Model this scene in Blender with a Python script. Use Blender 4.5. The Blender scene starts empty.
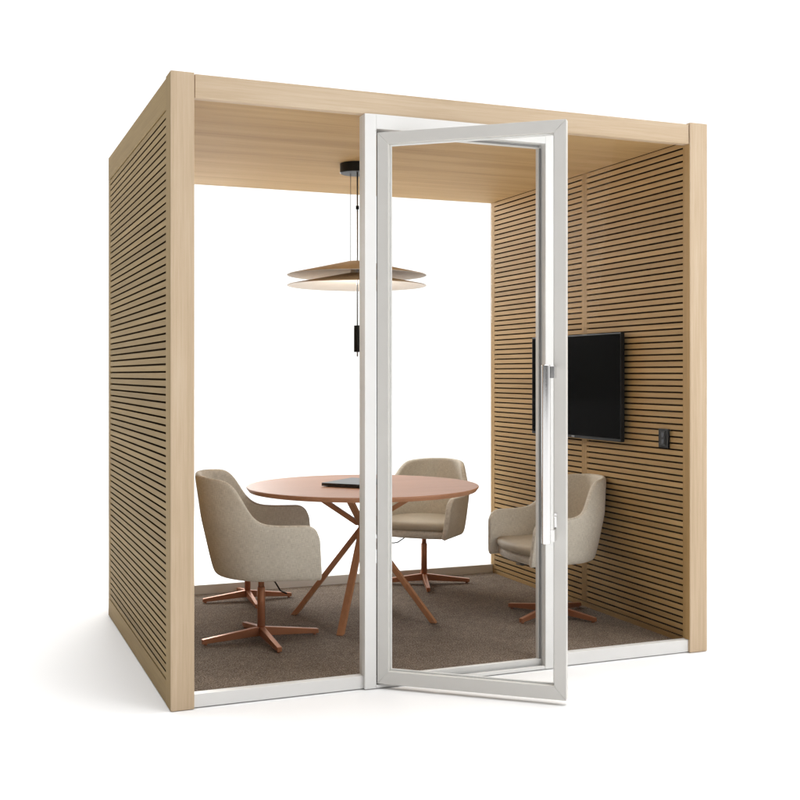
import bpy, bmesh, math, random
from mathutils import Vector, Matrix
random.seed(7)
S = bpy.context.scene
COL = S.collection
R = math.radians

# ------------------------------------------------------------------ materials
def newmat(name):
    m = bpy.data.materials.new(name)
    m.use_nodes = True
    nt = m.node_tree
    b = nt.nodes['Principled BSDF']
    return m, nt, b

def N(nt, t, **kw):
    n = nt.nodes.new(t)
    for k, v in kw.items():
        if k in n.inputs.keys():
            n.inputs[k].default_value = v
        else:
            setattr(n, k, v)
    return n

def ramp(nt, stops):
    r = nt.nodes.new('ShaderNodeValToRGB')
    e = r.color_ramp.elements
    while len(e) < len(stops):
        e.new(0.5)
    for i, (p, c) in enumerate(stops):
        e[i].position = p
        e[i].color = (*c, 1)
    return r

def wood(name, axis, cols, rough=0.6, grain=1.0, slat_pitch=None, bump=0.12, spec=0.12):
    """long grained timber, grain running along axis of object space"""
    m, nt, b = newmat(name)
    L = nt.links.new
    tc = N(nt, 'ShaderNodeTexCoord')
    src = tc.outputs['Object']
    if slat_pitch:
        # every slat is its own piece of veneer: shift the grain per slat
        sx = N(nt, 'ShaderNodeSeparateXYZ'); L(src, sx.inputs[0])
        dv = N(nt, 'ShaderNodeMath', operation='DIVIDE'); L(sx.outputs['Z'], dv.inputs[0]); dv.inputs[1].default_value = slat_pitch
        fl = N(nt, 'ShaderNodeMath', operation='FLOOR'); L(dv.outputs[0], fl.inputs[0])
        wn = N(nt, 'ShaderNodeTexWhiteNoise', noise_dimensions='1D'); L(fl.outputs[0], wn.inputs['W'])
        ml = N(nt, 'ShaderNodeVectorMath', operation='MULTIPLY_ADD')
        L(wn.outputs['Color'], ml.inputs[0]); ml.inputs[1].default_value = (3, 9, 5); L(src, ml.inputs[2])
        src2 = ml.outputs[0]
    else:
        src2 = src
    def mapped(along, across):
        mp = N(nt, 'ShaderNodeMapping')
        sc = [across, across, across]; sc['XYZ'.index(axis)] = along
        mp.inputs['Scale'].default_value = sc
        L(src2, mp.inputs['Vector'])
        return mp.outputs[0]
    n1 = N(nt, 'ShaderNodeTexNoise', Scale=1.0, Detail=5.0, Roughness=0.55, Distortion=0.25)
    L(mapped(0.55, 9.0 * grain), n1.inputs['Vector'])
    n2 = N(nt, 'ShaderNodeTexNoise', Scale=1.0, Detail=6.0, Roughness=0.65)
    L(mapped(2.2, 85.0 * grain), n2.inputs['Vector'])
    n3 = N(nt, 'ShaderNodeTexNoise', Scale=1.0, Detail=3.0, Roughness=0.6)
    L(mapped(9.0, 420.0 * grain), n3.inputs['Vector'])
    a = N(nt, 'ShaderNodeMath', operation='MULTIPLY'); L(n1.outputs['Fac'], a.inputs[0]); a.inputs[1].default_value = 0.45
    c = N(nt, 'ShaderNodeMath', operation='MULTIPLY_ADD'); L(n2.outputs['Fac'], c.inputs[0]); c.inputs[1].default_value = 0.38; L(a.outputs[0], c.inputs[2])
    d = N(nt, 'ShaderNodeMath', operation='MULTIPLY_ADD'); L(n3.outputs['Fac'], d.inputs[0]); d.inputs[1].default_value = 0.17; L(c.outputs[0], d.inputs[2])
    r = ramp(nt, [(0.32, cols[0]), (0.50, cols[1]), (0.68, cols[2])])
    L(d.outputs[0], r.inputs[0])
    out = r.outputs[0]
    if slat_pitch:
        hv = N(nt, 'ShaderNodeHueSaturation')
        mr = N(nt, 'ShaderNodeMapRange'); L(wn.outputs['Value'], mr.inputs[0])
        mr.inputs['To Min'].default_value = 0.90; mr.inputs['To Max'].default_value = 1.08
        L(mr.outputs[0], hv.inputs['Value']); L(out, hv.inputs['Color'])
        out = hv.outputs[0]
    L(out, b.inputs['Base Color'])
    b.inputs['Roughness'].default_value = rough
    b.inputs['Specular IOR Level'].default_value = spec
    bp = N(nt, 'ShaderNodeBump', Strength=bump, Distance=0.002)
    L(d.outputs[0], bp.inputs['Height']); L(bp.outputs[0], b.inputs['Normal'])
    return m

def plain(name, col, rough=0.5, metal=0.0, spec=0.5, mottling=0.04, nscale=9.0, bump=0.0, coat=0.0):
    m, nt, b = newmat(name)
    L = nt.links.new
    tc = N(nt, 'ShaderNodeTexCoord')
    n = N(nt, 'ShaderNodeTexNoise', Scale=nscale, Detail=5.0, Roughness=0.6)
    L(tc.outputs['Object'], n.inputs['Vector'])
    lo = tuple(max(0, c * (1 - mottling)) for c in col); hi = tuple(min(1, c * (1 + mottling)) for c in col)
    r = ramp(nt, [(0.3, lo), (0.7, hi)])
    L(n.outputs['Fac'], r.inputs[0]); L(r.outputs[0], b.inputs['Base Color'])
    mr = N(nt, 'ShaderNodeMapRange'); L(n.outputs['Fac'], mr.inputs[0])
    mr.inputs['To Min'].default_value = max(0, rough - 0.05); mr.inputs['To Max'].default_value = rough + 0.05
    L(mr.outputs[0], b.inputs['Roughness'])
    b.inputs['Metallic'].default_value = metal
    b.inputs['Specular IOR Level'].default_value = spec
    b.inputs['Coat Weight'].default_value = coat
    if bump:
        n2 = N(nt, 'ShaderNodeTexNoise', Scale=nscale * 60, Detail=2.0)
        L(tc.outputs['Object'], n2.inputs['Vector'])
        bp = N(nt, 'ShaderNodeBump', Strength=bump, Distance=0.001)
        L(n2.outputs['Fac'], bp.inputs['Height']); L(bp.outputs[0], b.inputs['Normal'])
    return m

def fabric(name, cols, scale=1.0):
    """linen weave: slubby warp and weft on the UVs (metres)"""
    m, nt, b = newmat(name)
    L = nt.links.new
    tc = N(nt, 'ShaderNodeTexCoord')
    def strand(sx, sy, det=4.0):
        mp = N(nt, 'ShaderNodeMapping'); mp.inputs['Scale'].default_value = (sx * scale, sy * scale, 1)
        L(tc.outputs['UV'], mp.inputs['Vector'])
        n = N(nt, 'ShaderNodeTexNoise', Scale=1.0, Detail=det, Roughness=0.6)
        L(mp.outputs[0], n.inputs['Vector'])
        return n.outputs['Fac']
    w1, w2 = strand(48, 720, 2.0), strand(720, 48, 2.0)
    fuzz = N(nt, 'ShaderNodeTexNoise', Scale=9.0, Detail=4.0, Roughness=0.6); L(tc.outputs['UV'], fuzz.inputs['Vector'])
    a = N(nt, 'ShaderNodeMath', operation='ADD'); L(w1, a.inputs[0]); L(w2, a.inputs[1])
    h = N(nt, 'ShaderNodeMath', operation='MULTIPLY_ADD'); L(fuzz.outputs['Fac'], h.inputs[0]); h.inputs[1].default_value = 0.25; L(a.outputs[0], h.inputs[2])
    sc = N(nt, 'ShaderNodeMath', operation='MULTIPLY'); L(h.outputs[0], sc.inputs[0]); sc.inputs[1].default_value = 1 / 2.25
    r = ramp(nt, [(0.36, cols[0]), (0.50, cols[1]), (0.64, cols[2])])
    L(sc.outputs[0], r.inputs[0]); L(r.outputs[0], b.inputs['Base Color'])
    b.inputs['Roughness'].default_value = 0.9
    b.inputs['Specular IOR Level'].default_value = 0.2
    b.inputs['Sheen Weight'].default_value = 0.15
    bp = N(nt, 'ShaderNodeBump', Strength=0.35, Distance=0.0012)
    L(sc.outputs[0], bp.inputs['Height']); L(bp.outputs[0], b.inputs['Normal'])
    return m

def carpet_mat():
    m, nt, b = newmat('carpet_pile')
    L = nt.links.new
    tc = N(nt, 'ShaderNodeTexCoord')
    n1 = N(nt, 'ShaderNodeTexNoise', Scale=170.0, Detail=3.0, Roughness=0.6); L(tc.outputs['Object'], n1.inputs['Vector'])
    n2 = N(nt, 'ShaderNodeTexNoise', Scale=42.0, Detail=4.0, Roughness=0.65); L(tc.outputs['Object'], n2.inputs['Vector'])
    n3 = N(nt, 'ShaderNodeTexNoise', Scale=4.0, Detail=3.0); L(tc.outputs['Object'], n3.inputs['Vector'])
    a = N(nt, 'ShaderNodeMath', operation='MULTIPLY'); L(n1.outputs['Fac'], a.inputs[0]); a.inputs[1].default_value = 0.74
    c = N(nt, 'ShaderNodeMath', operation='MULTIPLY_ADD'); L(n2.outputs['Fac'], c.inputs[0]); c.inputs[1].default_value = 0.18; L(a.outputs[0], c.inputs[2])
    d = N(nt, 'ShaderNodeMath', operation='MULTIPLY_ADD'); L(n3.outputs['Fac'], d.inputs[0]); d.inputs[1].default_value = 0.08; L(c.outputs[0], d.inputs[2])
    r = ramp(nt, [(0.34, CARPET[0]), (0.50, CARPET[1]), (0.66, CARPET[2])])
    L(d.outputs[0], r.inputs[0]); L(r.outputs[0], b.inputs['Base Color'])
    b.inputs['Roughness'].default_value = 0.95
    b.inputs['Specular IOR Level'].default_value = 0.1
    bp = N(nt, 'ShaderNodeBump', Strength=0.7, Distance=0.006)
    L(d.outputs[0], bp.inputs['Height']); L(bp.outputs[0], b.inputs['Normal'])
    return m

def glass_mat():
    m = bpy.data.materials.new('clear_glass'); m.use_nodes = True
    nt = m.node_tree; nt.nodes.clear(); L = nt.links.new
    o = N(nt, 'ShaderNodeOutputMaterial')
    t = N(nt, 'ShaderNodeBsdfTransparent'); t.inputs[0].default_value = (0.992, 0.995, 0.993, 1)
    g = N(nt, 'ShaderNodeBsdfGlossy'); g.inputs['Roughness'].default_value = 0.0
    g.inputs[0].default_value = (0.9, 0.9, 0.9, 1)
    lw_ = N(nt, 'ShaderNodeLayerWeight'); lw_.inputs['Blend'].default_value = 0.5
    pw = N(nt, 'ShaderNodeMath', operation='POWER'); L(lw_.outputs['Facing'], pw.inputs[0]); pw.inputs[1].default_value = 5.0
    f = N(nt, 'ShaderNodeMath', operation='MULTIPLY_ADD'); L(pw.outputs[0], f.inputs[0]); f.inputs[1].default_value = 0.30; f.inputs[2].default_value = 0.0012
    x = N(nt, 'ShaderNodeMixShader')
    L(f.outputs[0], x.inputs[0]); L(t.outputs[0], x.inputs[1]); L(g.outputs[0], x.inputs[2]); L(x.outputs[0], o.inputs[0])
    return m

CARPET = ((0.050, 0.038, 0.029), (0.178, 0.138, 0.107), (0.44, 0.36, 0.29))
MAPLE = ((0.45, 0.333, 0.212), (0.57, 0.438, 0.302), (0.67, 0.548, 0.41))
SHADED_SIDE = ((0.24, 0.160, 0.066), (0.315, 0.215, 0.092), (0.385, 0.27, 0.126))  # maple darkened in the colour itself for the shade on the left side
OAK = ((0.325, 0.203, 0.086), (0.438, 0.28, 0.122), (0.535, 0.36, 0.174))
M = {}
M['maple_z'] = wood('pale_maple_upright', 'Z', MAPLE)
M['maple_x'] = wood('pale_maple_beam', 'X', MAPLE)
M['shaded_maple_y'] = wood('shaded_maple_rail', 'Y', SHADED_SIDE)
M['slat_out'] = wood('shaded_maple_slats', 'Y', SHADED_SIDE, slat_pitch=0.0282)
M['slat_in'] = wood('oak_slats', 'Y', OAK, slat_pitch=0.0282)
M['shaded_side_z'] = wood('shaded_stile_timber', 'Z', SHADED_SIDE)
M['oak_z'] = wood('oak_stile', 'Z', OAK)
M['ceiling'] = wood('oak_ceiling', 'X', ((0.39, 0.245, 0.105), (0.535, 0.352, 0.162), (0.635, 0.442, 0.225)), grain=1.1, bump=0.05)
M['oak_joint'] = wood('oak_joint_strip', 'Z', tuple(tuple(c*0.86 for c in k) for k in OAK))
M['felt'] = plain('dark_felt', (0.040, 0.027, 0.015), rough=1.0, spec=0.0)
M['white'] = plain('white_powder_coat', (0.78, 0.775, 0.76), rough=0.42, mottling=0.015, bump=0.03)
M['lit_white'] = plain('lit_white_coat', (0.88, 0.875, 0.86), rough=0.4, mottling=0.01)  # the white coat with extra light put into its colour, for the back rail
M['door_white'] = plain('satin_door_coat', (0.655, 0.64, 0.61), rough=0.36, mottling=0.015, bump=0.03)
M['rubber'] = plain('black_gasket', (0.02, 0.02, 0.02), rough=0.7)
M['grey_seal'] = plain('grey_seal', (0.22, 0.215, 0.21), rough=0.7)
M['steel'] = plain('brushed_steel', (0.72, 0.71, 0.70), rough=0.14, metal=1.0, mottling=0.03)
M['copper'] = plain('copper_coat', (0.50, 0.212, 0.108), rough=0.33, metal=0.40, mottling=0.05, spec=0.35)
M['table_leg'] = wood('stained_leg_timber', 'Z', ((0.42, 0.185, 0.085), (0.50, 0.235, 0.115), (0.57, 0.285, 0.15)), rough=0.4)
M['table_top'] = wood('rosy_table_veneer', 'X', ((0.38, 0.172, 0.088), (0.46, 0.222, 0.122), (0.52, 0.27, 0.158)), rough=0.40, bump=0.03, spec=0.32)
M['linen'] = fabric('oatmeal_linen', ((0.48, 0.435, 0.365), (0.67, 0.612, 0.52), (0.84, 0.785, 0.69)))
M['seat'] = plain('soft_taupe_seat', (0.47, 0.405, 0.31), rough=0.62, spec=0.35, mottling=0.05, nscale=30, bump=0.1)
M['black'] = plain('black_lacquer', (0.014, 0.013, 0.012), rough=0.42, spec=0.15)
M['screen'] = plain('dark_screen', (0.005, 0.005, 0.005), rough=0.25, spec=0.004, mottling=0.0)
M['graphite'] = plain('graphite_shell', (0.06, 0.06, 0.065), rough=0.33, metal=0.6)
M['cable'] = plain('steel_cable', (0.30, 0.30, 0.30), rough=0.35, metal=0.9)
M['shade_top'] = wood('lamp_veneer', 'X', ((0.54, 0.39, 0.23), (0.63, 0.47, 0.295), (0.70, 0.55, 0.36)), rough=0.55)
M['shade_in'] = plain('lamp_shade_lining', (0.74, 0.67, 0.58), rough=0.5, mottling=0.02)
M['carpet'] = carpet_mat()
M['glass'] = glass_mat()
M['floor'] = plain('white_studio_floor', (0.86, 0.86, 0.86), rough=0.85, spec=0.15, mottling=0.004, nscale=2.0)
M['badge'] = plain('grey_badge', (0.35, 0.35, 0.36), rough=0.4)

# ------------------------------------------------------------------ mesh helpers
def add_box(bm, lo, hi, mi=0):
    x0, y0, z0 = lo; x1, y1, z1 = hi
    v = [bm.verts.new(p) for p in ((x0,y0,z0),(x1,y0,z0),(x1,y1,z0),(x0,y1,z0),(x0,y0,z1),(x1,y0,z1),(x1,y1,z1),(x0,y1,z1))]
    for f in ((0,3,2,1),(4,5,6,7),(0,1,5,4),(1,2,6,5),(2,3,7,6),(3,0,4,7)):
        bm.faces.new([v[i] for i in f]).material_index = mi
    return v

def add_tube(bm, pts, r, seg=12, cap=True, mi=0):
    pts = [Vector(p) for p in pts]
    rs = r if isinstance(r, (list, tuple)) else [r] * len(pts)
    rings = []
    up = None
    for i, p in enumerate(pts):
        d = (pts[min(i + 1, len(pts) - 1)] - pts[max(i - 1, 0)]).normalized()
        if up is None:
            up = Vector((0, 0, 1)) if abs(d.z) < 0.9 else Vector((1, 0, 0))
        a = d.cross(up).normalized(); bb = a.cross(d).normalized(); up = bb
        rings.append([bm.verts.new(p + (a * math.cos(2*math.pi*k/seg) + bb * math.sin(2*math.pi*k/seg)) * rs[i]) for k in range(seg)])
    for i in range(len(rings) - 1):
        for k in range(seg):
            f = bm.faces.new((rings[i][k], rings[i][(k+1) % seg], rings[i+1][(k+1) % seg], rings[i+1][k])); f.smooth = True; f.material_index = mi
    if cap:
        bm.faces.new(rings[0][::-1]).material_index = mi; bm.faces.new(rings[-1]).material_index = mi

def add_lathe(bm, prof, seg=64, mis=None):
    rings = []
    for (r, z) in prof:
        if r < 1e-6:
            rings.append([bm.verts.new((0, 0, z))])
        else:
            rings.append([bm.verts.new((r*math.cos(2*math.pi*k/seg), r*math.sin(2*math.pi*k/seg), z)) for k in range(seg)])
    for i in range(len(rings) - 1):
        A, B = rings[i], rings[i+1]
        for k in range(seg):
            k2 = (k + 1) % seg
            if len(A) == 1:
                f = bm.faces.new((A[0], B[k2], B[k]))
            elif len(B) == 1:
                f = bm.faces.new((A[k], A[k2], B[0]))
            else:
                f = bm.faces.new((A[k], A[k2], B[k2], B[k]))
            f.smooth = True
            if mis: f.material_index = mis[i]

def add_hexa(bm, bottom, top, mi=0):
    """two quads joined into a bar"""
    a = [bm.verts.new(p) for p in bottom]; b = [bm.verts.new(p) for p in top]
    bm.faces.new(a[::-1]); bm.faces.new(b)
    for i in range(4):
        j = (i + 1) % 4
        bm.faces.new((a[i], a[j], b[j], b[i]))

def obj(name, bm, mats, parent=None, bevel=0.0, segs=2, smooth=False, autosmooth=None):
    bmesh.ops.recalc_face_normals(bm, faces=bm.faces[:])
    me = bpy.data.meshes.new(name)
    bm.to_mesh(me); bm.free()
    for m in (mats if isinstance(mats, (list, tuple)) else [mats]):
        me.materials.append(m)
    o = bpy.data.objects.new(name, me); COL.objects.link(o)
    if parent is not None:
        o.parent = parent
    if bevel:
        md = o.modifiers.new('bevel', 'BEVEL'); md.width = bevel; md.segments = segs; md.limit_method = 'ANGLE'; md.angle_limit = R(40)
        md.harden_normals = True
        for p in me.polygons: p.use_smooth = True
        if hasattr(me, 'set_sharp_from_angle'): me.set_sharp_from_angle(angle=R(40))
    elif smooth:
        for p in me.polygons: p.use_smooth = True
        if autosmooth: me.set_sharp_from_angle(angle=R(autosmooth))
    return o

def boxes(name, lst, mats, parent=None, bevel=0.0):
    bm = bmesh.new()
    for b in lst:
        add_box(bm, b[0], b[1], b[2] if len(b) > 2 else 0)
    return obj(name, bm, mats, parent, bevel)

def thing(name, label, cat, loc=(0, 0, 0), rz=0.0, group=None):
    o = bpy.data.objects.new(name, None); COL.objects.link(o)
    o.empty_display_size = 0.1
    o.location = loc; o.rotation_euler = (0, 0, rz)
    o['label'] = label; o['category'] = cat
    if group: o['group'] = group
    return o

# ------------------------------------------------------------------ dimensions
W, D, DL, H = 2.3327, 1.930, 1.7165, 2.30
WT = 0.085                 # side wall thickness
XR = W - WT                # inner face of the right hand wall
ZC = 0.035                 # carpet level
PITCH, GAP = 0.0282, 0.0070

# ------------------------------------------------------------------ ground
bm = bmesh.new(); add_box(bm, (-60, -40, -0.1), (60, 90, 0.0))
fl = obj('floor', bm, M['floor']); fl['kind'] = 'structure'

# ------------------------------------------------------------------ booth
booth = thing('meeting_booth', 'pale timber meeting booth with slatted side walls and open white framed glass door', 'booth')

boxes('post', [((0, 0, 0.002), (WT, 0.0075, H)), ((0.003, 0.0075, 0.002), (WT, 0.098, H))], M['maple_z'], booth, 0.0022)
boxes('post', [((XR - 0.005, 0, 0.002), (W, 0.048, H + 0.004))], M['maple_z'], booth, 0.0022)

def slat_panel(y0, y1, x0, x1, z0, n, mat, parent):
    """veneer faced slats with a dark core: the edges inside the grooves are dark"""
    bm = bmesh.new()
    for k in range(n):
        z = z0 + k*PITCH
        v = add_box(bm, (x0, y0, z), (x1, y1, z + PITCH - GAP))
    for f in bm.faces:
        f.normal_update()
        if abs(f.normal.z) > 0.9: f.material_index = 1
    return obj('slat_panel', bm, [mat, M['felt']], parent, 0.0008)

# left wall: outer slatted face towards -x, inner face plain slats too
lw = boxes('side_wall', [((0.012, 0.098, 0.004), (WT - 0.012, DL - 0.003, H - 0.008))], M['felt'], booth)
zl0 = 0.095
nl = int((2.196 - zl0) / PITCH)
zl1 = zl0 + nl*PITCH - GAP
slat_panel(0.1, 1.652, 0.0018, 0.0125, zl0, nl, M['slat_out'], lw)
slat_panel(0.1, 1.652, WT - 0.0125, WT - 0.0005, zl0, nl, M['slat_in'], lw)
boxes('frame_rail', [((0.0005, 0.0985, 0.003), (WT - 0.0005, DL, zl0 - GAP))], M['shaded_maple_y'], lw, 0.0015)
boxes('frame_rail', [((0.0005, 0.0985, zl1 + GAP), (WT - 0.0005, DL, H - 0.005))], M['shaded_maple_y'], lw, 0.0015)
boxes('frame_stile', [((0.001, 1.653, zl0 - GAP), (WT - 0.001, DL, zl1 + GAP))], M['shaded_side_z'], lw, 0.0015)
boxes('frame_stile', [((0, 0.0077, 0.002), (0.0029, 0.098, H))], M['shaded_side_z'], lw, 0.0008)  # thin strip added over the post's side, its shade put into the colour
boxes('return_panel', [((0.046, DL + 0.0005, 0.004), (WT, D, 2.228))], M['maple_z'], lw, 0.0015)

# right wall: slatted face looks into the booth
rw = boxes('side_wall', [((XR + 0.012, 0.0485, 0.004), (W - 0.012, D - 0.003, H - 0.004))], M['felt'], booth)
zr0 = 0.062
nr = 77
zr1 = zr0 + nr*PITCH - GAP
SM0, SM1 = 0.853, 0.901
slat_panel(0.0505, SM0, XR + 0.0006, XR + 0.0125, zr0, nr, M['slat_in'], rw)
slat_panel(SM1, 1.881, XR + 0.0006, XR + 0.0125, zr0, nr, M['slat_in'], rw)
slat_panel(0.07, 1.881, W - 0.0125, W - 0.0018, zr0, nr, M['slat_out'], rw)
zz = zr1 + GAP
boxes('frame_stile', [((XR, 1.8815, 0.004), (W - 0.001, D, H - 0.004))], M['oak_z'], rw, 0.0012)
boxes('joint_strip', [
                      ((XR + 0.0006, SM0 + 0.0002, zr0 - 0.001), (XR + 0.0122, (SM0 + SM1)/2 - 0.0004, zz)), ((XR + 0.0006, (SM0 + SM1)/2 + 0.0004, zr0 - 0.001), (XR + 0.0122, SM1 - 0.0002, zz))], M['oak_joint'], rw, 0.0003)
boxes('frame_rail', [((XR + 0.0004, 0.0487, 0.004), (W - 0.0005, 1.8812, zr0 - GAP))], M['slat_in'], rw, 0.0015)
boxes('frame_rail', [((XR + 0.0004, 0.0487, zz), (W - 0.0005, 1.8812, H - 0.003))], M['shaded_maple_y'], rw, 0.0015)

boxes('frame_stile', [((XR - 0.0068, 0.003, 0.058), (XR - 0.0052, 0.0484, 2.2105))], M['oak_z'], rw)  # thin oak strip added to darken the post's less lit inner face

# roof
boxes('ceiling', [((0.046, 0.046, 2.229), (XR - 0.0005, D, 2.290))], M['ceiling'], booth, 0.001)
boxes('front_beam', [((WT + 0.003, 0.005, 2.211), (XR - 0.008, 0.0455, 2.2965))], M['maple_x'], booth, 0.0018)

# carpet
boxes('carpet', [((WT + 0.0006, 0.050, 0.004), (XR - 0.0004, 1.9, ZC))], M['carpet'], booth, 0.002)

# base rails under the glass
boxes('base_rail', [((WT + 0.001, 0.012, 0.004), (0.7383, 0.0495, 0.052))], M['white'], booth, 0.0015)
boxes('base_rail', [((1.5712, 0.012, 0.004), (XR - 0.0055, 0.0480, 0.056))], M['white'], booth, 0.0015)
boxes('base_rail', [((WT + 0.001, 1.901, 0.004), (XR - 0.001, 1.929, 0.084))], M['lit_white'], booth, 0.0015)

# glazing
boxes('glass_pane', [((WT + 0.002, 0.026, 0.0480), (0.7380, 0.034, 2.2150))], M['glass'], booth)
boxes('glass_pane', [((1.5715, 0.026, 0.0500), (XR - 0.006, 0.034, 2.2150))], M['glass'], booth)
boxes('glass_pane', [((WT + 0.002, 1.911, 0.0800), (XR - 0.002, 1.919, 2.2320))], M['glass'], booth)

# fixed door frame
bm = bmesh.new()
J0, J1, P0, P1, FB, FT = 0.7388, 0.7856, 1.5262, 1.5706, 2.155, 2.2100
add_box(bm, (J0, -0.004, 0.004), (J1, 0.058, FT))
add_box(bm, (P0, -0.004, 0.004), (P1, 0.058, FT))
add_box(bm, (J1, -0.004, FB), (P0, 0.058, FT))
bmesh.ops.remove_doubles(bm, verts=bm.verts[:], dist=1e-5)
dfm = obj('door_frame', bm, M['white'], booth, 0.0015)
boxes('door_stop', [((J1, 0.036, 0.034), (J1 + 0.013, 0.056, FB - 0.001)), ((P0 - 0.013, 0.036, 0.034), (P0, 0.056, FB - 0.001)), ((J1 + 0.013, 0.036, FB - 0.013), (P0 - 0.013, 0.056, FB))], M['door_white'], dfm, 0.001)
boxes('gasket', [((J1 + 0.002, 0.031, 0.034), (J1 + 0.009, 0.036, FB - 0.014)), ((P0 - 0.009, 0.031, 0.034), (P0 - 0.002, 0.036, FB - 0.014)), ((J1 + 0.009, 0.031, FB - 0.010), (P0 - 0.009, 0.036, FB - 0.003))], M['grey_seal'], dfm)
boxes('threshold', [((J1 + 0.001, -0.003, 0.004), (P0 - 0.001, 0.012, 0.016)), ((J1 + 0.001, 0.030, 0.004), (P0 - 0.001, 0.0495, 0.0385)), ((J1 + 0.001, 0.012, 0.004), (P0 - 0.001, 0.030, 0.010), 1)], [M['white'], M['rubber']], dfm, 0.001)

# door leaf, open outwards
DW, ST, TH = 0.7293, 0.0448, 0.034
hx, hy = 0.7902, -0.0005
ang = math.atan2(-0.470, 0.558)
bm = bmesh.new()
zb, zt = 0.0205, 2.1408
def mitre(bm, quad, y0, y1):
    a = [bm.verts.new((x, y0, z)) for x, z in quad]; b = [bm.verts.new((x, y1, z)) for x, z in quad]
    bm.faces.new(a); bm.faces.new(b[::-1])
    for i in range(4):
        j = (i + 1) % 4; bm.faces.new((a[j], a[i], b[i], b[j]))
RB, RT = 0.050, 0.0455
g = 0.0002
mitre(bm, [(0, zb), (ST - g, zb + RB), (ST - g, zt - RT), (0, zt)], 0, TH)
mitre(bm, [(DW, zb), (DW, zt), (DW - ST + g, zt - RT), (DW - ST + g, zb + RB)], 0, TH)
mitre(bm, [(g*2, zb), (DW - g*2, zb), (DW - ST, zb + RB - g), (ST, zb + RB - g)], 0, TH)
mitre(bm, [(g*2, zt), (ST, zt - RT + g), (DW - ST, zt - RT + g), (DW - g*2, zt)], 0, TH)
door = obj('door', bm, M['door_white'], booth, 0.0010)
door.location = (hx, hy, 0); door.rotation_euler = (0, 0, ang)
boxes('glass_pane', [((ST - 0.004, 0.014, zb + RB - 0.004), (DW - ST + 0.004, 0.020, zt - RT + 0.004))], M['glass'], door)
e = 0.004
boxes('glazing_bead', [((ST, 0.021, zb + RB), (ST + 0.006, TH - e, zt - RT)), ((DW - ST - 0.006, 0.021, zb + RB), (DW - ST, TH - e, zt - RT)),
                       ((ST + 0.006, 0.021, zb + RB), (DW - ST - 0.006, TH - e, zb + RB + 0.006)), ((ST + 0.006, 0.021, zt - RT - 0.006), (DW - ST - 0.006, TH - e, zt - RT))], M['white'], door, 0.0008)
bm = bmesh.new()
hu, ho = 0.664, -0.048
add_tube(bm, [(hu, ho, 0.596), (hu, ho, 0.598), (hu, ho, 1.243), (hu, ho, 1.245)], [0.0145, 0.0163, 0.0163, 0.0145], 24)
for z in (0.626, 1.218):
    add_box(bm, (hu - 0.004, ho + 0.004, z - 0.022), (hu + 0.030, ho + 0.013, z + 0.022))
    add_box(bm, (hu + 0.022, ho + 0.0128, z - 0.022), (hu + 0.030, -0.0004, z + 0.022))
obj('handle', bm, M['steel'], door, 0.0012)
bm = bmesh.new()
add_box(bm, (DW - ST + 0.002, -0.010, 0.650), (DW - ST + 0.012, -0.0004, 0.704))
add_tube(bm, [(DW - ST + 0.007, -0.010, 0.690), (DW - ST + 0.007, -0.016, 0.690)], 0.0048, 14)
obj('lock', bm, M['steel'], door, 0.0012)
bm = bmesh.new()
add_box(bm, (-0.0040, 0.004, zb + 0.004), (-0.0003, TH, zt - 0.004))
obj('hinge_gap_shade', bm, M['rubber'], door)  # dark strip added to stand in for shade in the hinge gap

# ------------------------------------------------------------------ television and switch on the slatted wall
tv = thing('television', 'black flat screen television mounted on the slatted wall', 'television', (XR, 0.911, 0.889))
ty, tz = 0.434, 0.522
bm = bmesh.new(); add_box(bm, (-0.044, -ty, 0), (-0.022, ty, tz))
obj('casing', bm, M['black'], tv, 0.004)
boxes('screen', [((-0.0452, -ty + 0.007, 0.014), (-0.0438, ty - 0.008, tz - 0.008))], M['screen'], tv)
boxes('wall_bracket', [((-0.0219, -0.2, 0.12), (-0.0002, 0.2, 0.40))], M['rubber'], tv)
bm = bmesh.new()
for k in range(4):
    add_box(bm, (-0.0456, -0.012 + k*0.0066, 0.0035), (-0.0442, -0.0075 + k*0.0066, 0.0115))
obj('badge', bm, M['badge'], tv)

sw = thing('wall_socket', 'small black socket plate on the slatted wall beside the television', 'socket', (XR, 0.1885, 0.880))
boxes('cover_plate', [((-0.010, -0.037, 0), (-0.0002, 0.037, 0.086))], M['black'], sw, 0.002)
boxes('insert', [((-0.0122, -0.018, 0.012), (-0.0102, 0.018, 0.074))], M['rubber'], sw, 0.001)
boxes('button', [((-0.0142, -0.009, 0.048), (-0.0124, 0.009, 0.066)), ((-0.0142, -0.009, 0.020), (-0.0124, 0.009, 0.038))], M['graphite'], sw, 0.0006)

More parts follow.
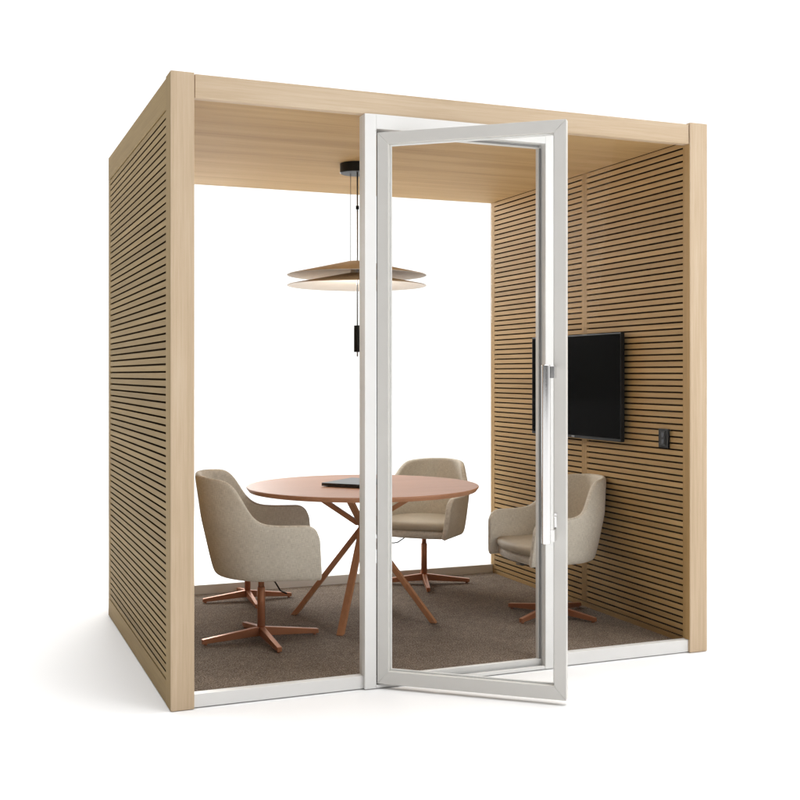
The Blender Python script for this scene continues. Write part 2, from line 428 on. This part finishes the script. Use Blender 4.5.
# ------------------------------------------------------------------ round table
TZ, TR = 0.678, 0.556
tb = thing('round_table', 'round rosy timber table with four crossed copper brown legs', 'table', (1.106, 1.022, ZC))
bm = bmesh.new()
zt_ = TZ - ZC
add_lathe(bm, [(0, zt_ - 0.023), (TR - 0.016, zt_ - 0.023), (TR - 0.012, zt_ - 0.0222), (TR - 0.001, zt_ - 0.008), (TR, zt_ - 0.006), (TR, zt_ - 0.0018), (TR - 0.0018, zt_), (0, zt_)], 128)
obj('tabletop', bm, M['table_top'], tb, smooth=True, autosmooth=30)
hubz = 0.438
def bar(bm, p, q, w, t):
    p, q = Vector(p), Vector(q); d = (q - p).normalized()
    side = d.cross(Vector((0, 0, 1))).normalized(); nn = side.cross(d).normalized()
    def flat(c, z):   # cut the ends level
        out = []
        for a, b_ in ((-1, -1), (1, -1), (1, 1), (-1, 1)):
            v = c + side*a*w/2 + nn*b_*t/2
            v = v + d * ((z - v.z) / d.z)
            out.append(v)
        return out
    add_hexa(bm, flat(p, p.z), flat(q, q.z))
for k in range(4):
    az = R(53 + 90*k)
    c, s = math.cos(az), math.sin(az)
    bm = bmesh.new()
    bar(bm, (c*0.350, s*0.350, 0.001), (c*0.004, s*0.004, hubz + 0.004), 0.032, 0.024)
    az2 = R(56 + 90*k); c2, s2 = math.cos(az2), math.sin(az2)
    bar(bm, (c2*0.012, s2*0.012, hubz + 0.012), (c2*0.285, s2*0.285, zt_ - 0.0235), 0.030, 0.022)
    obj('leg', bm, M['table_leg'], tb, 0.003)
bm = bmesh.new(); add_tube(bm, [(0, 0, hubz - 0.04), (0, 0, hubz + 0.045)], 0.024, 8)
obj('hub', bm, M['table_leg'], tb, 0.002)

# ------------------------------------------------------------------ laptop lying closed on the table
lp = thing('laptop', 'closed dark grey laptop lying on the round table', 'laptop', (1.080, 1.045, TZ), R(42))
bm = bmesh.new(); add_box(bm, (-0.150, -0.108, 0.004), (0.150, 0.108, 0.0125)); obj('base', bm, M['graphite'], lp, 0.003)
bm = bmesh.new(); add_box(bm, (-0.150, -0.108, 0.0130), (0.150, 0.108, 0.0185)); obj('lid', bm, M['graphite'], lp, 0.0025)
for a in (-0.12, 0.12):
    for b_ in (-0.085, 0.085):
        bm = bmesh.new(); add_tube(bm, [(a, b_, 0.0003), (a, b_, 0.0042)], 0.007, 12)
        obj('rubber_foot', bm, M['rubber'], lp)

# ------------------------------------------------------------------ pendant lamp
LX, LY = 1.090, 1.065
pl = thing('pendant_lamp', 'pendant lamp of two shallow timber discs hanging from the booth ceiling', 'lamp', (LX, LY, 2.2288))
zc = lambda z: z - 2.2288
bm = bmesh.new(); add_lathe(bm, [(0, zc(2.182)), (0.078, zc(2.182)), (0.082, zc(2.186)), (0.082, -0.0005), (0, -0.0005)], 48); obj('canopy', bm, M['black'], pl, smooth=True, autosmooth=30)
def shade(zr, za, rin, name='shade'):
    bm = bmesh.new()
    t = 0.004
    RR = 0.337
    prof = [(0.006, zc(za)), (rin, zc(za)), (RR - 0.004, zc(zr) + 0.0025), (RR, zc(zr)), (RR - 0.003, zc(zr) - 0.0018), (rin, zc(za) - t - 0.003), (0.006, zc(za) - t - 0.003)]
    add_lathe(bm, prof, 96, [0, 0, 0, 1, 1, 1])
    return obj(name, bm, [M['shade_top'], M['shade_in']], pl, smooth=True, autosmooth=35)
shade(1.690, 1.757, 0.045)
shade(1.640, 1.700, 0.045)
bm = bmesh.new(); add_lathe(bm, [(0, zc(1.7015)), (0.03, zc(1.7015)), (0.03, zc(1.748)), (0, zc(1.748))], 32); obj('lamp_holder', bm, M['shade_in'], pl, smooth=True, autosmooth=30)
bm = bmesh.new(); add_tube(bm, [(-0.028, 0.011, zc(2.1825)), (-0.028, 0.011, zc(1.7565))], 0.0014, 8); obj('cable', bm, M['cable'], pl)
bm = bmesh.new(); add_tube(bm, [(-0.008, -0.03, zc(2.1825)), (-0.008, -0.03, zc(1.296))], 0.0036, 10); obj('rod', bm, M['cable'], pl)
bm = bmesh.new(); add_tube(bm, [(-0.008, -0.03, zc(2.005)), (-0.008, -0.03, zc(2.022))], 0.008, 12); obj('clip', bm, M['black'], pl, 0.001)
bm = bmesh.new(); add_tube(bm, [(-0.0065, -0.03, zc(1.318)), (-0.0065, -0.03, zc(1.446))], 0.0185, 24); obj('counterweight', bm, M['black'], pl, 0.0015)

# ------------------------------------------------------------------ armchairs
def sstep(a, b, x):
    t = min(1, max(0, (x - a) / (b - a))); return t*t*(3 - 2*t)

XF, HW, RA, XC = 0.232, 0.250, 0.222, 0.004     # arm front, half width, back corner radius
LS = XF - XC                      # straight part of an arm
ARC = math.pi/2 * RA
SB = HW - RA                         # half of the flat part of the back
LT = SB + ARC + LS
def plan(s):
    """point on the U (chair faces +x); s = signed length from the middle of the back"""
    a = abs(s); sg = 1 if s >= 0 else -1
    if a < SB:
        x, y = XC - RA, a
    elif a < SB + ARC:
        t = (a - SB) / RA
        x, y = XC - RA*math.cos(t), SB + RA*math.sin(t)
    else:
        x, y = XC + (a - SB - ARC), HW
    return x, y*sg
ZB, ZA, ZK = 0.298, 0.535, 0.715     # shell bottom, arm top, back top (above the carpet)
def rim(s):
    a = abs(s)
    h = ZA + (ZK - ZA) / (1 + (a/0.298)**13) - 0.008*min(1, a/0.2)**2
    e = LT - a; rr = 0.060
    if e < rr: h -= rr - math.sqrt(max(0, rr*rr - (rr - e)**2))
    return h
def shell_mesh():
    bm = bmesh.new(); uvl = bm.loops.layers.uv.new('UVMap')
    nu, nv = 104, 14
    ss = []
    for i in range(nu + 1):
        t = -1 + 2*i/nu
        ss.append(LT * (abs(t)**0.92) * (1 if t >= 0 else -1))
    grid = []
    for s in ss:
        col = []
        x0, y0 = plan(s); top = rim(s)
        for j in range(nv + 1):
            v = j / nv
            z = ZB + (top - ZB)*v
            q = (z - ZB) / (ZA - ZB)
            f = 0.875 + 0.125 * min(q, 1.0)**0.75            # narrower towards the bottom
            lean = -0.034*max(0, q)**1.1 * sstep(0.02, -0.27, x0) if x0 < 0.02 else 0
            x = x0*f if x0 < 0 else x0*(1.0 + 0.07*(1 - min(q, 1)))
            y = y0*f
            if q > 1: y *= 1 - 0.24*(q - 1)
            # round the corner under the seat
            if v < 0.12: 
                k = (0.12 - v)/0.12; x *= 1 - 0.02*k*k; y *= 1 - 0.03*k*k
            col.append((bm.verts.new((x + lean, y, z)), s, z))
        grid.append(col)
    for i in range(nu):
        for j in range(nv):
            q = (grid[i][j], grid[i+1][j], grid[i+1][j+1], grid[i][j+1])
            f = bm.faces.new([a[0] for a in q]); f.smooth = True
            for lp_, a in zip(f.loops, q): lp_[uvl].uv = (a[1], a[2])
    return bm
def seat_outline(inset, bulge):
    pts = []
    n = 40
    lim = LT - 0.03
    for i in range(n + 1):
        s = -lim + 2*lim*i/n
        x, y = plan(s); f = 0.885
        pts.append(Vector((x*f if x < 0 else x, y*f, 0)))
    # bowed front edge
    a, b = pts[-1], pts[0]
    for k in range(1, 16):
        t = k/16; p = a.lerp(b, t); p.x += bulge*math.sin(math.pi*t)**0.8
        pts.append(p)
    c = Vector((0.0, 0, 0))
    out = []
    for p in pts:
        d = (p - c); out.append(p - d.normalized()*inset)
    return out
def pad(name, layers, mat, parent, bulge):
    """stack of outlines (inset, z) closed into a cushion"""
    bm = bmesh.new(); uvl = bm.loops.layers.uv.new('UVMap')
    rings = []
    for ins, z, crown in layers:
        rings.append([bm.verts.new((p.x, p.y, z)) for p in seat_outline(ins, bulge)])
    n = len(rings[0])
    for A, B in zip(rings, rings[1:]):
        for k in range(n):
            bm.faces.new((A[k], A[(k+1) % n], B[(k+1) % n], B[k]))
    def capfill(ring, z, up):
        prev = ring
        for f_ in (0.7, 0.4, 0.15):
            cur = [bm.verts.new((v.co.x*f_/1.0, v.co.y*f_, z + up*(1 - f_*f_))) for v in ring]
            for k in range(n): bm.faces.new((prev[k], prev[(k+1) % n], cur[(k+1) % n], cur[k]))
            prev = cur
        bm.faces.new(prev)
    capfill(rings[-1], layers[-1][1], layers[-1][2]); capfill(rings[0], layers[0][1], layers[0][2])
    for f in bm.faces:
        f.smooth = True
        for l in f.loops: l[uvl].uv = (l.vert.co.y + l.vert.co.z*0.3, l.vert.co.x + l.vert.co.z)
    return obj(name, bm, mat, parent, smooth=True, autosmooth=60)

def make_chair():
    t = thing('armchair', '', 'armchair', group='upholstered swivel armchairs around the table')
    sh = obj('shell', shell_mesh(), M['linen'], t, smooth=True)
    md = sh.modifiers.new('solid', 'SOLIDIFY'); md.thickness = 0.030; md.offset = 0; md.use_even_offset = True
    md = sh.modifiers.new('sub', 'SUBSURF'); md.levels = 2; md.render_levels = 2
    pad('seat_base', [(0.045, ZB - 0.006, 0), (0.022, ZB - 0.004, 0), (0.012, ZB + 0.006, 0), (0.010, ZB + 0.030, 0), (0.014, ZB + 0.0385, 0), (0.022, ZB + 0.040, 0)], M['linen'], t, 0.042)
    pad('seat_cushion', [(0.030, ZB + 0.0395, 0), (0.014, ZB + 0.0435, 0), (0.004, ZB + 0.054, 0), (0.001, ZB + 0.068, 0), (0.006, ZB + 0.081, 0), (0.018, ZB + 0.0885, 0), (0.038, ZB + 0.092, 0.010)], M['seat'], t, 0.050)
    bm = bmesh.new()
    add_tube(bm, [(0, 0, 0.03), (0, 0, 0.232), (0, 0, 0.236)], [0.0175, 0.0175, 0.0150], 20)
    add_tube(bm, [(0, 0, 0.2355), (0, 0, ZB - 0.004)], 0.0135, 20)
    obj('column', bm, M['copper'], t)
    bm = bmesh.new(); add_tube(bm, [(0, 0, ZB - 0.010), (0, 0, ZB - 0.0055)], 0.075, 20); add_box(bm, (-0.06, -0.045, ZB - 0.016), (0.06, 0.045, ZB - 0.0105)); obj('seat_plate', bm, M['rubber'], t)
    bm = bmesh.new()
    add_tube(bm, [(0.03, -0.05, ZB - 0.014), (0.055, -0.095, ZB - 0.026), (0.075, -0.135, ZB - 0.056), (0.085, -0.155, ZB - 0.060), (0.098, -0.195, ZB - 0.058)], 0.0036, 8)
    obj('lever', bm, M['black'], t)
    return t
def base_legs(t, rz):
    for k in range(4):
        a = rz + k*math.pi/2
        bm = bmesh.new()
        L0, L1 = 0.008, 0.266
        add_hexa(bm, [(L0, -0.0115, 0.020), (L0, 0.0115, 0.020), (L0, 0.0115, 0.060), (L0, -0.0115, 0.060)],
                     [(L1, -0.0105, 0.0065), (L1, 0.0105, 0.0065), (L1, 0.0105, 0.026), (L1, -0.0105, 0.026)])
        add_tube(bm, [(L1 - 0.016, 0, 0.0002), (L1 - 0.016, 0, 0.008)], 0.0075, 12)
        bmesh.ops.rotate(bm, verts=bm.verts[:], cent=(0, 0, 0), matrix=Matrix.Rotation(a, 3, 'Z'))
        obj('leg', bm, M['copper'], t, 0.0018)

def copy_tree(o, parent=None):
    c = o.copy(); COL.objects.link(c); c.parent = parent
    for ch in list(o.children): copy_tree(ch, c)
    return c

chairs = [
    # x, y, facing, base angle, label
    (0.543, 0.795, R(-12), R(2), 1.0, 'beige fabric armchair nearest the left front post, seen from its side'),
    (0.700, 1.662, R(-14), R(-2), 0.88, 'beige fabric armchair at the back left, mostly hidden behind the nearest armchair'),
    (1.732, 1.735, R(224), R(-18), 0.965, 'beige fabric armchair behind the right side of the table, facing the viewer'),
    (1.984, 0.750, R(180), R(26), 0.95, 'beige fabric armchair beside the slatted wall under the television, behind the open door'),
]
proto = make_chair()
for i, (x, y, f, bz, sc_, lab) in enumerate(chairs):
    c = proto if i == 0 else copy_tree(proto)
    c.location = (x, y, ZC); c.rotation_euler = (0, 0, f); c['label'] = lab; c.scale = (sc_, sc_, sc_)
    if i == 0: near = c
    chairs[i] = (c, bz - f)
for ch in near.children:          # the nearest seat is tilted a little on its column
    if ch.name.split('.')[0] in ('shell', 'seat_base', 'seat_cushion'):
        ch.scale = (1, 1, 1.05); ch.rotation_euler = (R(3.5), 0, 0); ch.location = (0, 0.02, 0)
for c, a in chairs:
    base_legs(c, a)

# ------------------------------------------------------------------ studio light
LEFT_DIM, FRONT_DIM, BACK_ADD, TOP_ADD = 0.10, 0.31, 0.22, 5.2
w = bpy.data.worlds.new('World'); S.world = w; w.use_nodes = True
nt = w.node_tree; nt.nodes.clear(); L = nt.links.new
out = N(nt, 'ShaderNodeOutputWorld'); bg = N(nt, 'ShaderNodeBackground')
tc = N(nt, 'ShaderNodeTexCoord')
def lobe(vec, a, b, lo, hi):
    """smooth falloff of brightness towards one side of the studio"""
    d = N(nt, 'ShaderNodeVectorMath', operation='DOT_PRODUCT'); L(tc.outputs['Generated'], d.inputs[0])
    d.inputs[1].default_value = Vector(vec).normalized()
    m_ = N(nt, 'ShaderNodeMapRange', interpolation_type='SMOOTHSTEP'); L(d.outputs['Value'], m_.inputs[0])
    for k_, v_ in (('From Min', a), ('From Max', b), ('To Min', lo), ('To Max', hi)): m_.inputs[k_].default_value = v_
    return m_.outputs[0]
def mth(op, a, b):
    n_ = N(nt, 'ShaderNodeMath', operation=op); L(a, n_.inputs[0]); L(b, n_.inputs[1]); return n_.outputs[0]
side = lobe((-0.86, -0.51, 0.0), 0.06, 0.60, 1.0, LEFT_DIM)
front = lobe((-0.37, -0.93, 0.0), -0.2, 0.8, 1.0, FRONT_DIM)
back = lobe((0.37, 0.93, 0.15), 0.55, 0.95, 0.0, BACK_ADD)
top = lobe((0.09, -0.03, 1), 0.80, 1.0, 0.0, TOP_ADD)
tot = mth('ADD', mth('ADD', mth('MULTIPLY', side, front), back), top)
L(tot, bg.inputs['Strength']); bg.inputs['Color'].default_value = (1, 1, 1, 1)
L(bg.outputs[0], out.inputs[0])

def area(name, loc, target, size, power, col=(1, 1, 1), sy=None):
    l = bpy.data.lights.new(name, 'AREA'); l.energy = power; l.color = col
    l.shape = 'RECTANGLE'; l.size = size; l.size_y = sy or size
    o = bpy.data.objects.new(name, l); COL.objects.link(o); o.location = loc
    o.rotation_euler = (Vector(target) - Vector(loc)).to_track_quat('-Z', 'Y').to_euler()
    return o
area('key_softbox', (3.2, -3.7, 2.5), (1.9, 0.3, 0.9), 1.8, 58, (1.0, 0.985, 0.965))
area('window_softbox', (0.9, 5.2, 2.4), (1.9, 0.9, 0.9), 1.5, 100, (1.0, 0.99, 0.97))
pt = bpy.data.lights.new('pendant_glow', 'POINT'); pt.energy = 8.5; pt.color = (1.0, 0.92, 0.82); pt.shadow_soft_size = 0.05
po = bpy.data.objects.new('pendant_glow', pt); COL.objects.link(po); po.location = (LX, LY, 1.672)

# ------------------------------------------------------------------ camera
cam = bpy.data.cameras.new('camera'); co = bpy.data.objects.new('camera', cam); COL.objects.link(co)
co.location = (-0.7215, -3.9786, 1.2099); co.rotation_euler = (R(90), 0, -0.3838046)
cam.sensor_width = 36; cam.lens = 1105.93/800*36; cam.shift_y = -(400 - 374.48)/800
cam.clip_end = 500
S.camera = co
S.view_settings.view_transform = 'Standard'; S.view_settings.look = 'None'
S.view_settings.exposure = 0; S.view_settings.gamma = 1
S.cycles.max_bounces = 10; S.cycles.transparent_max_bounces = 16; S.cycles.diffuse_bounces = 6
